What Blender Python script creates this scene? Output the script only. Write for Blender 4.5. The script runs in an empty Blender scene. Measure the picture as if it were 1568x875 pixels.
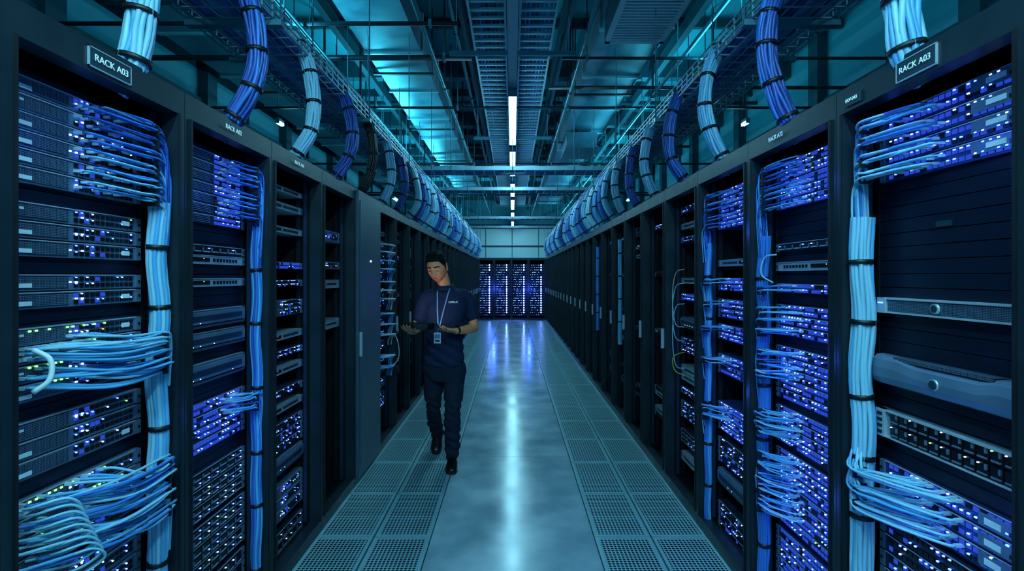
import bpy, math, random
from mathutils import Vector, Matrix, noise
from mathutils.bvhtree import BVHTree
random.seed(7)
scene=bpy.context.scene
scene.view_settings.view_transform='Standard'
scene.view_settings.look='None'

# ------------------------------------------------------------------ materials
def lin(h):
    h=h.lstrip('#'); o=[]
    for i in (0,2,4):
        c=int(h[i:i+2],16)/255
        o.append(c/12.92 if c<=0.04045 else ((c+0.055)/1.055)**2.4)
    return (o[0],o[1],o[2],1)
MATS={}
def mat(name,col,rough=0.5,metal=0.0,emit=None,estr=0.0,sample=False,spec=0.5):
    m=bpy.data.materials.new(name); m.use_nodes=True
    b=m.node_tree.nodes['Principled BSDF']
    b.inputs['Base Color'].default_value=lin(col)
    b.inputs['Roughness'].default_value=rough
    b.inputs['Metallic'].default_value=metal
    b.inputs['Specular IOR Level'].default_value=spec
    if emit:
        b.inputs['Emission Color'].default_value=(emit[0],emit[1],emit[2],1)
        b.inputs['Emission Strength'].default_value=estr
        if not sample:
            m.cycles.emission_sampling='NONE'
    MATS[name]=m
    return m
def noisy(name,col1,col2,scale=5,r0=.3,r1=.5,metal=0.0,bump=0.0,detail=5,stretch=(1,1,1),bscale=None,spec=.5):
    m=mat(name,col1,r0,metal,spec=spec); nt=m.node_tree; N=nt.nodes; L=nt.links
    b=N['Principled BSDF']
    tc=N.new('ShaderNodeTexCoord'); mp=N.new('ShaderNodeMapping'); mp.inputs['Scale'].default_value=stretch
    L.new(tc.outputs['Object'],mp.inputs['Vector'])
    n=N.new('ShaderNodeTexNoise'); n.inputs['Scale'].default_value=scale; n.inputs['Detail'].default_value=detail
    L.new(mp.outputs[0],n.inputs['Vector'])
    cr=N.new('ShaderNodeValToRGB'); cr.color_ramp.elements[0].position=.3; cr.color_ramp.elements[1].position=.7
    cr.color_ramp.elements[0].color=lin(col1); cr.color_ramp.elements[1].color=lin(col2)
    L.new(n.outputs['Fac'],cr.inputs['Fac']); L.new(cr.outputs['Color'],b.inputs['Base Color'])
    mr=N.new('ShaderNodeMapRange'); mr.inputs['From Min'].default_value=.3; mr.inputs['From Max'].default_value=.7
    mr.inputs['To Min'].default_value=r0; mr.inputs['To Max'].default_value=r1
    L.new(n.outputs['Fac'],mr.inputs['Value']); L.new(mr.outputs[0],b.inputs['Roughness'])
    if bump>0:
        n2=N.new('ShaderNodeTexNoise'); n2.inputs['Scale'].default_value=bscale or scale*4; n2.inputs['Detail'].default_value=4
        L.new(mp.outputs[0],n2.inputs['Vector'])
        bp=N.new('ShaderNodeBump'); bp.inputs['Strength'].default_value=bump; bp.inputs['Distance'].default_value=.01
        L.new(n2.outputs['Fac'],bp.inputs['Height']); L.new(bp.outputs[0],b.inputs['Normal'])
    return m
def perforated(name,col,hole,scale,rad,mask,rough=.4,metal=.3):
    m=mat(name,col,rough,metal); nt=m.node_tree; N=nt.nodes; L=nt.links
    b=N['Principled BSDF']
    tc=N.new('ShaderNodeTexCoord'); mp=N.new('ShaderNodeMapping'); mp.inputs['Scale'].default_value=mask
    L.new(tc.outputs['Object'],mp.inputs['Vector'])
    v=N.new('ShaderNodeTexVoronoi'); v.inputs['Scale'].default_value=scale; v.inputs['Randomness'].default_value=0
    L.new(mp.outputs[0],v.inputs['Vector'])
    mr=N.new('ShaderNodeMapRange'); mr.inputs['From Min'].default_value=rad; mr.inputs['From Max'].default_value=rad+.06
    L.new(v.outputs['Distance'],mr.inputs['Value'])
    mx=N.new('ShaderNodeMix'); mx.data_type='RGBA'
    mx.inputs['A'].default_value=lin(hole); mx.inputs['B'].default_value=lin(col)
    L.new(mr.outputs[0],mx.inputs['Factor']); L.new(mx.outputs['Result'],b.inputs['Base Color'])
    return m

noisy('frame_paint','#1b2a33','#21313a',6,.34,.46,.3)
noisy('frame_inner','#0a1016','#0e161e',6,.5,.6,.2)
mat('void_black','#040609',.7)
mat('blank_panel','#0e182e',.42,.3)
noisy('door_paint','#3c5464','#435c6c',3,.4,.5,.3)
noisy('unit_metal','#5c748c','#68829c',9,.36,.5,.4)
noisy('unit_dark','#222f4a','#293a56',9,.4,.5,.4)
noisy('unit_silver','#9fb0be','#b4c2cc',9,.3,.42,.3)
perforated('unit_vent','#66809a','#05080e',230,.38,(0,1,1),.45,.3)
mat('port_black','#060910',.35)
mat('port_painted_glow','#142050',.35,emit=(.03,.09,.85),estr=.62)  # dim blue emission paints the LED glow onto port faces
mat('port_blue','#2a3e7a',.4,.3)
mat('steel','#b4c2ca',.32,.35)
mat('label_white','#dbe8ec',.6)
mat('label_dark','#12303c',.5)
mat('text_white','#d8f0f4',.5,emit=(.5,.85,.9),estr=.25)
mat('tie_black','#06080b',.5)
mat('cable_light','#8ac0d6',.42)
mat('cable_cyan','#56a4d2',.42)
mat('cable_blue','#3472c4',.42)
mat('cable_deep','#2650a4',.42)
mat('cable_navy','#1e3e86',.42)
mat('cable_black','#10161c',.45)
mat('cable_beige','#c4b698',.5)
mat('cable_yellow','#c8b23c',.5)
mat('rj_plug','#b0ccdc',.3)
mat('led_blue','#101840',.4,emit=(.06,.14,1.0),estr=9)
mat('led_bright','#2040a0',.4,emit=(.26,.46,1.0),estr=6)
mat('led_bar','#2040a0',.4,emit=(.16,.30,1.0),estr=30)
mat('led_green','#104010',.4,emit=(.25,1.0,.25),estr=2.5)
mat('led_white','#a0c0d0',.4,emit=(.6,.85,1),estr=1.8)
mat('led_amber','#604010',.4,emit=(1.0,.45,.08),estr=2.0)
mat('lamp_glow','#ffffff',.4,emit=(.31,.80,1.0),estr=62,sample=True)
noisy('galvanised','#4c7284','#668c9e',4,.28,.46,.4,.12)
noisy('tray_wire','#7aa0ac','#86acb8',8,.35,.5,.35)
noisy('strut_paint','#3f7688','#468092',3,.4,.55,.2)
noisy('pipe_dark','#102630','#152e38',3,.4,.55,.2)
noisy('ceiling_paint','#2a8090','#348c9a',1.2,.6,.8,0,.1)
noisy('wall_paint','#3a8898','#4492a2',1.0,.6,.75,0,.08)
noisy('window_frosted','#bce0e8','#ccecf2',1.0,.35,.5)
noisy('beam_paint','#123c4a','#174552',2,.5,.65,.1)
perforated('perf_tile','#8abac2','#04121a',46,.34,(1,1,0),.30,.2)
noisy('tile_edge','#80b0b8','#8cbac0',5,.28,.40,.2)
noisy('subfloor_dark','#060d10','#0a1416',5,.6,.7)
noisy('skin','#f08e60','#f89a6c',30,.45,.55,0,.05)
mat('stubble','#d67c54',.6)
mat('lip','#c8644e',.45)
noisy('hair','#060506','#0c0b0c',90,.6,.75,0,.6,bscale=200,spec=.2)
noisy('polo_fabric','#151f3a','#1c2847',40,.8,.9,0,.35,bscale=14,spec=.25)
noisy('trouser_fabric','#131c2e','#1a2538',50,.85,.9,0,.4,bscale=12,spec=.25)
mat('shoe_leather','#07090c',.35)
mat('sole','#15181b',.6)
mat('tablet_shell','#0d1218',.3,.5)
mat('tablet_screen','#0a2030',.15,emit=(.85,.80,.95),estr=4.0,sample=True)
mat('lanyard','#6f9ccc',.6)
noisy('polished_concrete','#6e8a96','#a4bac2',2.6,.14,.24,0,0,detail=10)

# ------------------------------------------------------------------ mesh builder
class MB:
    def __init__(s,flip=1): s.v=[];s.f=[];s.m=[];s.sm=[];s.slots=[];s.s=flip
    def mi(s,n):
        if n not in s.slots: s.slots.append(n)
        return s.slots.index(n)
    def face(s,idx,mi,smooth=False):
        s.f.append(tuple(idx) if s.s==1 else tuple(reversed(idx))); s.m.append(mi); s.sm.append(smooth)
    def P(s,x,y,z): return (s.s*x,y,z)
    def box(s,x0,x1,y0,y1,z0,z1,mt):
        if x0>x1:x0,x1=x1,x0
        if y0>y1:y0,y1=y1,y0
        if z0>z1:z0,z1=z1,z0
        b=len(s.v); mi=s.mi(mt)
        for x,y,z in ((x0,y0,z0),(x1,y0,z0),(x1,y1,z0),(x0,y1,z0),(x0,y0,z1),(x1,y0,z1),(x1,y1,z1),(x0,y1,z1)):
            s.v.append(s.P(x,y,z))
        for q in ((0,3,2,1),(4,5,6,7),(0,1,5,4),(1,2,6,5),(2,3,7,6),(3,0,4,7)):
            s.face([b+i for i in q],mi)
    def loft(s,rings,mt,smooth=True,cap=True):
        mi=s.mi(mt); n=len(rings[0]); b=len(s.v)
        for r in rings:
            for p in r: s.v.append(s.P(*p))
        for i in range(len(rings)-1):
            for j in range(n):
                a=b+i*n+j; c=b+i*n+(j+1)%n
                s.face((a,c,c+n,a+n),mi,smooth)
        if cap:
            s.face([b+j for j in reversed(range(n))],mi,False)
            s.face([b+(len(rings)-1)*n+j for j in range(n)],mi,False)
    def tube(s,pts,r,n,mt,cap=True,smooth=True,ref=None):
        fr=frames(pts,ref); rings=[]
        for i,(p,t,a,c) in enumerate(fr):
            rr=r[i] if isinstance(r,(list,tuple)) else r
            ra,rb=rr if isinstance(rr,(list,tuple)) else (rr,rr)
            rings.append([tuple(p+a*(math.cos(2*math.pi*k/n)*ra)+c*(math.sin(2*math.pi*k/n)*rb)) for k in range(n)])
        s.loft(rings,mt,smooth,cap)
    def build(s,name,parent=None,loc=(0,0,0),rot=(0,0,0),mesh_only=False):
        me=bpy.data.meshes.new(name); me.from_pydata(s.v,[],s.f)
        for sl in s.slots: me.materials.append(MATS[sl])
        me.polygons.foreach_set('material_index',s.m); me.polygons.foreach_set('use_smooth',s.sm)
        me.update()
        if mesh_only: return me
        return obj(name,me,parent,loc,rot)
def obj(name,me,parent=None,loc=(0,0,0),rot=(0,0,0)):
    o=bpy.data.objects.new(name,me); scene.collection.objects.link(o)
    o.location=loc; o.rotation_euler=rot
    if parent: o.parent=parent
    return o
def frames(pts,ref=None):
    pts=[Vector(p) for p in pts]; out=[]; n=len(pts); prev=None
    for i,p in enumerate(pts):
        t=(pts[min(i+1,n-1)]-pts[max(i-1,0)])
        if t.length<1e-9: t=Vector((0,0,1))
        t.normalize()
        if prev is None:
            rf=Vector(ref) if ref else (Vector((1,0,0)) if abs(t.x)<.8 else Vector((0,1,0)))
            a=(rf-t*rf.dot(t)).normalized()
        else:
            a=prev-t*prev.dot(t); a.normalize()
        prev=a; out.append((p,t,a,t.cross(a)))
    return out
def smoothpath(P,seg=6):
    P=[Vector(p) for p in P]; Q=[P[0]*2-P[1]]+P+[P[-1]*2-P[-2]]; out=[]
    for i in range(1,len(Q)-2):
        p0,p1,p2,p3=Q[i-1:i+3]
        for k in range(seg):
            t=k/seg
            out.append(.5*((2*p1)+(p2-p0)*t+(2*p0-5*p1+4*p2-p3)*t*t+(3*p1-p0-3*p2+p3)*t**3))
    out.append(P[-1]); return out
def bundle(mb,path,R,n,mats,sides=6,flat=1.0,ties=None,twist=.6,inner=True,ref=None,jit=.12):
    """many parallel strands along a path with black ties"""
    fr=frames(path,ref); r=R*math.sin(math.pi/n)*1.02
    layers=[(R-r,n,0)]
    if inner and n>8: layers.append((R-3*r,max(4,n-6),.5))
    for LR,cnt,ph in layers:
        for k in range(cnt):
            mt=random.choice(mats); w=random.uniform(0,6); nf=len(fr)
            pts=[]
            for i,(p,t,a,c) in enumerate(fr):
                ang=2*math.pi*(k+ph)/cnt+twist*i/nf+.10*math.sin(w+i*.7)
                q=LR*(1+jit*math.sin(w*2+i*.45))
                pts.append(p+a*(math.cos(ang)*q)+c*(math.sin(ang)*q*flat))
            mb.tube(pts,r,sides,mt,cap=False)
    if ties:
        L=0; nxt=ties*.6
        for i in range(1,len(fr)-1):
            L+=(fr[i][0]-fr[i-1][0]).length
            if L>nxt:
                nxt+=ties
                p,t,a,c=fr[i]; rings=[]
                for off,q in ((-.008,.9),(-.008,1.1),(.008,1.1),(.008,.9)):
                    rings.append([tuple(p+t*off+a*(math.cos(2*math.pi*j/14)*R*q)+c*(math.sin(2*math.pi*j/14)*R*q*flat)) for j in range(14)])
                mb.loft(rings,'tie_black',True,False)

# ------------------------------------------------------------------ racks
H=2.2
UE=.56; UD=-.10
def rack_frame(mb,W,door=False):
    mb.box(0,-.06,0,.036,0,H,'frame_paint'); mb.box(0,-.06,W-.036,W-.004,0,H,'frame_paint')
    mb.box(0,-.06,.036,W-.036,H-.085,H,'frame_paint'); mb.box(0,-.06,.036,W-.036,0,.07,'frame_paint')
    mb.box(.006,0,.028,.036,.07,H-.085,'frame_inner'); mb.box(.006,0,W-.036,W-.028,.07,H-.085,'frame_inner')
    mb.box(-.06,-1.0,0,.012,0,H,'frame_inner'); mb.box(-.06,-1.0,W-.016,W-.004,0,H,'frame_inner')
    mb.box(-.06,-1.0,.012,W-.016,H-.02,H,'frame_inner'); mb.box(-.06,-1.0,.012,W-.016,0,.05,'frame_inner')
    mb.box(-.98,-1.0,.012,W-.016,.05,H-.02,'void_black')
    if not door:
        for u0,u1 in ((.04,.052),(W-.06,W-.044)):
            mb.box(-.11,-.135,u0,u1,.07,H-.085,'frame_inner')
        z=.12
        while z<H-.12:
            mb.box(-.085,-.093,W-.040,W-.036,z,z+.008,'steel'); z+=.0445
        mb.box(-.075,-.095,W-.050,W-.036,.07,H-.085,'unit_dark')
def led_row(mb,u0,u1,z,n,mt,p=.8,s=.0045,d=UD+.004):
    for i in range(n):
        if random.random()<p:
            u=u0+(u1-u0)*(i+.5)/n
            mb.box(d,d-.004,u-s*.5,u+s*.5,z-s*.4,z+s*.4,mt)
def unit(mb,z0,z1,kind,ue=UE,rich=True,us=.045):
    h=z1-z0-.004; z1=z0+h
    body={'server':'unit_metal','switch':'unit_dark','storage':'unit_dark','thin':'unit_silver','blank':'blank_panel','chassis':'unit_metal','lit':'port_blue','split':'unit_dark'}[kind]
    if kind=='blank':
        mb.box(UD-.012,UD-.02,us,ue+.02,z0,z1,body); return
    mb.box(UD,UD-.55,us,ue,z0,z1,body)
    W=ue-us; zc=(z0+z1)/2
    mb.box(UD+.006,UD,us,us+.022,z0+.001,z1-.001,'unit_silver'); mb.box(UD+.006,UD,ue-.02,ue,z0+.001,z1-.001,'unit_metal')
    mb.box(UD+.009,UD,us+.007,us+.013,zc-.004,zc+.004,'port_black'); mb.box(UD+.009,UD,ue-.013,ue-.007,zc-.004,zc+.004,'port_black')
    mb.box(UD+.003,UD,us+.02,ue-.02,z1-.003,z1,'steel')
    if kind=='server':
        mb.box(UD+.003,UD,us+.09,us+W*.47,z0+.006,z1-.006,'unit_vent')
        if random.random()<.6: mb.box(UD+.005,UD,us+.095,us+.130,z0+.009,z0+.020,'label_white')
        else: mb.box(UD+.005,UD,us+.097,us+.108,zc+.002,zc+.008,'label_white')
        a=us+W*.5; b=ue-.03; n=12
        for i in range(n):
            u=a+(b-a)*(i+.5)/n
            for zz in (zc-.009,zc+.009):
                mb.box(UD+.003,UD,u-.0065,u+.0065,zz-.006,zz+.006,'port_painted_glow' if (rich and i<6 and random.random()<.3) else 'port_black')
                if rich and random.random()<.22*(2.0 if i<4 else .7):
                    q=random.random(); mb.box(UD+.005,UD,u-.004,u+.001,zz+.003,zz+.0062,'led_blue' if q<.65 else 'led_bright' if q<.9 else 'led_amber' if q<.95 else 'led_green')
        led_row(mb,us+W*.46,us+W*.58,zc,3,'led_bright',.5,.005)
        if random.random()<.3: mb.box(UD+.006,UD,b-.05,b-.02,zc-.007,zc+.007,'label_white')
    elif kind in('switch','lit','split'):
        a=us+(.06 if kind=='switch' else .03); b=ue-.035; n=22 if h<.06 else 24
        if kind=='split':
            a=us+W*.56; n=11
            for q in range(5): mb.box(UD+.004,UD,us+.03,us+W*.5,z0+.005+q*(h-.006)/5,z0+.008+q*(h-.006)/5,'unit_metal')
        rows=2 if h<.06 else max(2,int(h/.022))
        hotspot=random.uniform(.4,1.0)
        for i in range(n):
            u=a+(b-a)*(i+.5)/n
            for rr in range(rows):
                zz=z0+h*(rr+.5)/rows
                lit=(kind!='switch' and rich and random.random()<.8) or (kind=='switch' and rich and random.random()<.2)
                mb.box(UD+.003,UD,u-.0075,u+.0075,zz-.0065,zz+.0065,'port_painted_glow' if lit else 'port_black')
                if rich and random.random()<(.28 if kind=='switch' else .5*hotspot):
                    q=random.random()
                    mb.box(UD+.006,UD,u-.0048,u+.002,zz+.003,zz+.0065,'led_blue' if q<.6 else 'led_bright' if q<.9 else 'led_green' if q<.95 else 'led_white')
        mb.box(UD+.005,UD,us+.03,us+.055,zc-.006,zc+.006,'label_white')
    elif kind=='storage':
        n=8; rows=max(1,int(h/.03))
        for i in range(n):
            a=us+.025+(W-.05)*i/n; b=us+.025+(W-.05)*(i+1)/n-.003
            for rr in range(rows):
                q0=z0+.004+(h-.008)*rr/rows; q1=q0+(h-.008)/rows-.003
                mb.box(UD+.006,UD,a,b,q0,q1,'port_black'); mb.box(UD+.009,UD,a+.003,a+.01,q0+.003,q1-.003,'unit_metal')
                mb.box(UD+.008,UD,a+.014,b-.004,q0+.004,q0+.009,'unit_silver')
                if rich and random.random()<.55: mb.box(UD+.010,UD,b-.013,b-.007,q1-.008,q1-.0045,random.choice(['led_blue','led_blue','led_bright','led_white']))
    elif kind=='thin':
        mb.box(UD+.003,UD,us+.05,us+W*.5,zc-.008,zc+.008,'port_black')
        for i in range(8):
            u=us+W*.55+i*W*.045
            mb.box(UD+.003,UD,u,u+.013,zc-.007,zc+.006,'port_black')
        led_row(mb,us+W*.1,us+W*.45,zc+.004,6,random.choice(['led_white','led_amber','led_green','led_white']),.4,.004)
    elif kind=='chassis':
        mb.box(UD+.018,UD,us+.02,ue-.02,z0+h*.25,z1-h*.12,'unit_metal')
        mb.box(UD+.021,UD,us+.05,ue-.05,z0+h*.42,z1-h*.3,'unit_dark')
        mb.box(UD+.012,UD,us+.03,ue-.03,z0+.002,z0+h*.16,'unit_vent')
        led_row(mb,us+.06,ue-.1,z0+h*.3,8,'led_white',.35,.004,UD+.02)
def patch(mb,u,z,ub,zend,mt,r=.0034,dbun=-.045,bulge=0.0,sag=0.0):
    j=random.uniform(-.022,.022); jd=random.uniform(-.018,.022)
    d=-.035+random.uniform(-.01,.02)+bulge; sg=sag*random.uniform(.2,1.0)
    mb.box(UD+.022,UD,u-.005,u+.005,z-.004,z+.004,'rj_plug')
    P=[(UD+.018,u,z),(UD+.045,u+.012,z-.001),(d,u+(ub-u)*.45,z-.006-sg+random.uniform(-.006,.004)),
       (d+.006,ub-.045+j,z-.012-sg*.6),(dbun+jd+.01,ub+j*.8,z-.06 if zend<z else z+.05),(dbun+jd,ub+j,zend)]
    mb.tube(smoothpath(P,5),r,6,mt,cap=False)
def label(parent,txt,s,u,z,size,d=.004):
    c=bpy.data.curves.new('label_text','FONT'); c.body=txt; c.size=size; c.align_x='CENTER'; c.align_y='CENTER'; c.extrude=.0006
    c.materials.append(MATS['text_white'])
    o=bpy.data.objects.new('label_text',c); scene.collection.objects.link(o); o.parent=parent
    o.location=(s*(d+.004),u,z); o.rotation_euler=(math.pi/2,0,s*math.pi/2)
LX=-1.16; RX=1.15; LP=.645; RP=.675; LY0=1.145; RY0=1.123
def new_rack(side,k):
    e=bpy.data.objects.new('server_rack',None); scene.collection.objects.link(e)
    if side=='L': e.location=(LX,LY0+LP*k,0)
    else: e.location=(RX,RY0+RP*k,0)
    e.empty_display_size=.2
    return e
def rows(px,side):
    Y=774*(1.26 if side=='L' else 1.25)/abs(px-785)
    return lambda y:1.55-(y-423)*Y/774
def fillunits(mb,zf,table,ue,rich=True):
    for (a,b,n,kind) in table:
        for i in range(n):
            y0=a+(b-a)*i/n; y1=a+(b-a)*(i+1)/n
            unit(mb,zf(y1),zf(y0),kind,ue,rich)
def blanks(mb,W,ue):
    z=.09
    while z<H-.14:
        mb.box(UD-.014,UD-.022,.045,ue+.03,z,z+.042,'blank_panel'); z+=.0445
def glow(parent,s,u,z,e,d=.12):
    l=bpy.data.lights.new('led_glow','POINT'); l.color=(.05,.14,1); l.energy=e; l.shadow_soft_size=0.0
    o=bpy.data.objects.new('led_glow',l); scene.collection.objects.link(o); o.parent=parent; o.location=(s*d,u,z)
def bund_path(u,d,z0,z1,step=.05,amp=.004,ph=0):
    n=max(3,int(abs(z1-z0)/step)); return [(d+amp*math.sin(ph+i*.9),u+amp*math.cos(ph+i*.7),z0+(z1-z0)*i/n) for i in range(n+1)]
BLU=['cable_blue','cable_blue','cable_cyan','cable_deep']; LT=['cable_light','cable_light','cable_cyan','cable_light']
CY=['cable_cyan','cable_cyan','cable_light','cable_blue']
def cable_bank(mb,zf,ylist,ua,ub_,n,ubun,mats,drop=.22,bulge=0,r=.0034,dbun=-.045,sag=0.0,strap=True):
    for y in ylist:
        z=zf(y)
        for i in range(n):
            u=ua+(ub_-ua)*(i+.5)/n
            patch(mb,u,z+random.choice((-.009,.009)),ubun,z-drop,random.choice(mats),r=r,bulge=bulge,dbun=dbun,sag=sag)
        if strap:
            zz=z-.012-sag*.35; us=ubun-.058
            mb.box(-.052+bulge,-.008+bulge,us,us+.008,zz-.022,zz+.012,'tie_black')

# ---- left rack 0
e=new_rack('L',0); mb=MB(1); rack_frame(mb,LP); blanks(mb,LP,UE); mb.build('rack_frame',e)
zf=rows(28,'L'); mb=MB(1)
fillunits(mb,zf,[(110,278,6,'server'),(305,392,3,'server'),(418,475,2,'server'),(502,620,4,'server'),(648,740,3,'server'),(768,890,4,'server'),(905,1150,7,'server')],UE)
for y in (518,546,575,604,785,812,845): led_row(mb,.16,.42,zf(y)+.014,14,'led_green',.6,.006,UD+.006)
mb.build('rack_servers',e)
mb=MB(1)
ub=.578
cable_bank(mb,zf,[124,152,180],.30,.46,8,ub,BLU,.30)
cable_bank(mb,zf,[208,236,264],.30,.46,8,ub,LT+['cable_blue'],.25)
cable_bank(mb,zf,[530,548,575,590],.13,.34,9,ub,CY,.20,.03,.0042,sag=.03)
cable_bank(mb,zf,[780,805,835,870],.10,.40,11,ub,CY,.20,.04,.0042,sag=.04)
bundle(mb,bund_path(ub-.006,-.045,1.80,.07,ph=1),.031,13,['cable_light','cable_cyan','cable_cyan','cable_light'],ties=.21)
for k in range(9):
    z=zf(775+k*13); u=.16+.010*k
    P=[(UD+.02,u-.05,z),(UD+.06,u-.04,z+.006),(UD+.11,u+.0,z+.012),(UD+.115,u+.035,z-.03),(UD+.07,u+.01,z-.065),(UD+.01,u-.05,z-.06)]
    mb.tube(smoothpath(P,5),.0038,6,'cable_light',cap=False)
P=[(UD+.05,.13,zf(535)),(UD+.075,.145,zf(548)),(UD+.08,.15,zf(565)),(UD+.075,.145,zf(585)),(UD+.05,.13,zf(600))]
mb.tube(smoothpath(P,5),(.0065),8,'label_white')
mb.build('patch_cables',e)
mb=MB(1); mb.box(0.005,0,.235,.385,2.128,2.180,'label_dark'); mb.box(.006,0,.233,.387,2.126,2.129,'steel'); mb.box(.006,0,.233,.387,2.179,2.182,'steel');mb.box(.006,0,.233,.236,2.126,2.182,'steel'); mb.box(.006,0,.384,.387,2.126,2.182,'steel'); mb.build('label_plate',e)
label(e,'RACK A03',1,.31,2.154,.027); glow(e,1,.33,1.95,.3)

# ---- left rack 1
e=new_rack('L',1); mb=MB(1); rack_frame(mb,LP); blanks(mb,LP,.575); mb.build('rack_frame',e)
zf=rows(297,'L'); mb=MB(1)
fillunits(mb,zf,[(222,340,7,'split'),(372,388,1,'storage'),(388,404,1,'thin'),(425,440,1,'thin'),(475,505,1,'chassis'),(510,540,1,'chassis'),(558,592,1,'chassis'),(620,700,4,'lit'),(728,805,3,'storage'),(812,900,3,'storage'),(910,1050,6,'storage')],.575)
mb.build('rack_servers',e)
mb=MB(1); ub=.588
cable_bank(mb,zf,[231,248,265,281,298,315],.36,.52,7,ub,['cable_blue','cable_deep','cable_blue','cable_cyan'],.28)
cable_bank(mb,zf,[632,650],.38,.5,7,ub,CY,.18)
bundle(mb,bund_path(ub,-.045,1.78,.07,ph=2),.024,12,['cable_blue','cable_cyan','cable_blue','cable_deep'],ties=.28)
mb.build('patch_cables',e); label(e,'RACK A02',1,.30,2.155,.026); glow(e,1,.42,1.9,.6); glow(e,1,.4,.95,.6)

# ---- left rack 2, 3
def genrack(e,s,W,px,side,table,ue,cables=None,bcol=None,bz=(1.75,.07)):
    mb=MB(s); rack_frame(mb,W); mb.build('rack_frame',e)
    zf=rows(px,side); mb=MB(s); fillunits(mb,zf,table,ue); mb.build('rack_servers',e)
    mb=MB(s)
    for c in cables or []: cable_bank(mb,zf,*c)
    if bcol: bundle(mb,bund_path(W-.06,-.045,bz[0],bz[1],ph=px),.022,11,bcol,ties=.26,inner=False)
    if mb.v: mb.build('patch_cables',e)
e=new_rack('L',2)
genrack(e,1,LP,428,'L',[(283,292,1,'thin'),(308,320,1,'thin'),(345,356,1,'thin'),(400,412,1,'lit'),(428,440,1,'switch'),(460,485,2,'server'),(510,522,1,'thin'),(537,549,1,'switch'),(562,575,1,'thin'),(597,610,1,'switch'),(622,634,1,'thin'),(648,695,3,'switch'),(700,725,1,'chassis'),(745,800,3,'server'),(815,860,3,'storage')],.585)
label(e,'RACK A01',1,.30,2.155,.026)
e=new_rack('L',3)
genrack(e,1,LP,500,'L',[(352,370,1,'server'),(400,412,1,'server'),(428,442,1,'thin'),(490,505,1,'thin')],.585); 
# ---- left rack 4 : closed door
e=new_rack('L',4); mb=MB(1); rack_frame(mb,LP,door=True)
mb.box(.022,-.004,.012,LP-.016,.05,H-.012,'door_paint'); mb.box(.026,.02,.05,LP-.05,.12,H-.08,'door_paint'); mb.box(.04,.02,.035,.05,.95,1.13,'steel')
mb.box(.03,.02,.30,.33,1.66,1.675,'led_white'); mb.build('rack_door',e)
# ---- left rack 5 with cable looms
e=new_rack('L',5)
mb=MB(1); rack_frame(mb,LP); mb.build('rack_frame',e)
mb=MB(1); z=.3
while z<1.95:
    unit(mb,z,z+.044,random.choice(['switch','thin','server']),.585); z+=random.choice([.046,.046,.09])
mb.build('rack_servers',e); mb=MB(1)
for zz in [1.85,1.78,1.70,1.62,1.5,1.42,1.34,1.2,1.1,1.0,.8,.7]:
    c=random.choice([['cable_light'],['cable_beige','cable_light'],['cable_cyan']])
    for i in range(7): patch(mb,.25+i*.03,zz,.56,zz-.12,random.choice(c),.005,bulge=.04)
P=[(-.05,.5,1.0),(.03,.55,.95),(.05,.55,.75),(-.05,.5,.65)]
mb.tube(smoothpath(P),.004,6,'label_white'); mb.build('patch_cables',e)

# ---- right rack 0
e=new_rack('R',0); mb=MB(-1); rack_frame(mb,RP); blanks(mb,RP,.59); mb.build('rack_frame',e)
zf=rows(1540,'R'); UR=.59; mb=MB(-1)
fillunits(mb,zf,[(98,234,4,'lit'),(793,893,3,'lit'),(905,1150,7,'switch')],UR)
for y in (112,147,180,215):
    mb.box(UD+.005,UD,.045,.25,zf(y)-.018,zf(y)+.016,'unit_metal'); mb.box(UD+.007,UD,.15,.205,zf(y)-.008,zf(y)+.006,'label_white')
    for i in range(6): mb.box(UD+.007,UD,.065+.0135*i,.075+.0135*i,zf(y)-.010,zf(y)+.0,'port_black')
for y in (812,845,876):
    mb.box(UD+.005,UD,.045,.23,zf(y)-.018,zf(y)+.016,'unit_metal'); mb.box(UD+.007,UD,.165,.21,zf(y)-.010,zf(y)+.006,'label_white')
    for i in range(6): mb.box(UD+.007,UD,.065+.0135*i,.075+.0135*i,zf(y)-.010,zf(y)+.0,'port_black')
mb.box(UD-.008,UD-.02,.33,.38,zf(335),zf(325),'label_dark')
z0,z1=zf(497),zf(466); mb.box(UD,UD-.5,.045,UR,z0,z1,'unit_silver'); mb.box(UD+.008,UD,.09,UR-.04,z0+.007,z1-.007,'unit_vent')
mb.box(UD+.016,UD,.045,.085,z0,z1,'unit_silver'); mb.box(UD+.016,UD,UR-.036,UR,z0,z1,'unit_silver'); mb.box(UD+.012,UD,.045,UR,z1-.006,z1,'unit_silver'); mb.box(UD+.012,UD,.045,UR,z0,z0+.006,'unit_silver')
n=20; zc=(z0+z1)/2
mb.tube([(UD,.36,zc),(UD+.014,.36,zc)],.015,n,'steel'); mb.tube([(UD,.36,zc),(UD+.016,.36,zc)],.011,n,'label_dark')
led_row(mb,UR-.03,UR-.005,zc+.008,3,'led_blue',1,.005,UD+.018)
z0,z1=zf(640),zf(580); rings=[]
prof=[(0,0),(.012,.002),(.03,.010),(.038,.03),(.038,.06),(.032,.085),(.02,.097),(0,.099)]
for u,sc,cut in ((.05,1.0,0),(.09,1.25,0),(.14,1.15,.0),(.20,1.05,.012),(.40,1.05,.012),(.48,1.1,.0),(.54,1.2,0),(.585,.95,0)):
    rings.append([(UD+d*sc,u,z0+ (q if q<.05 else q-cut)) for d,q in prof])
mb.box(UD,UD-.5,.045,UR,z0,z1,'unit_dark'); mb.loft(rings,'unit_metal',False,True)
mb.box(UD+.028,UD,.16,.5,z1-.012,z1+.0,'unit_vent')
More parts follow.
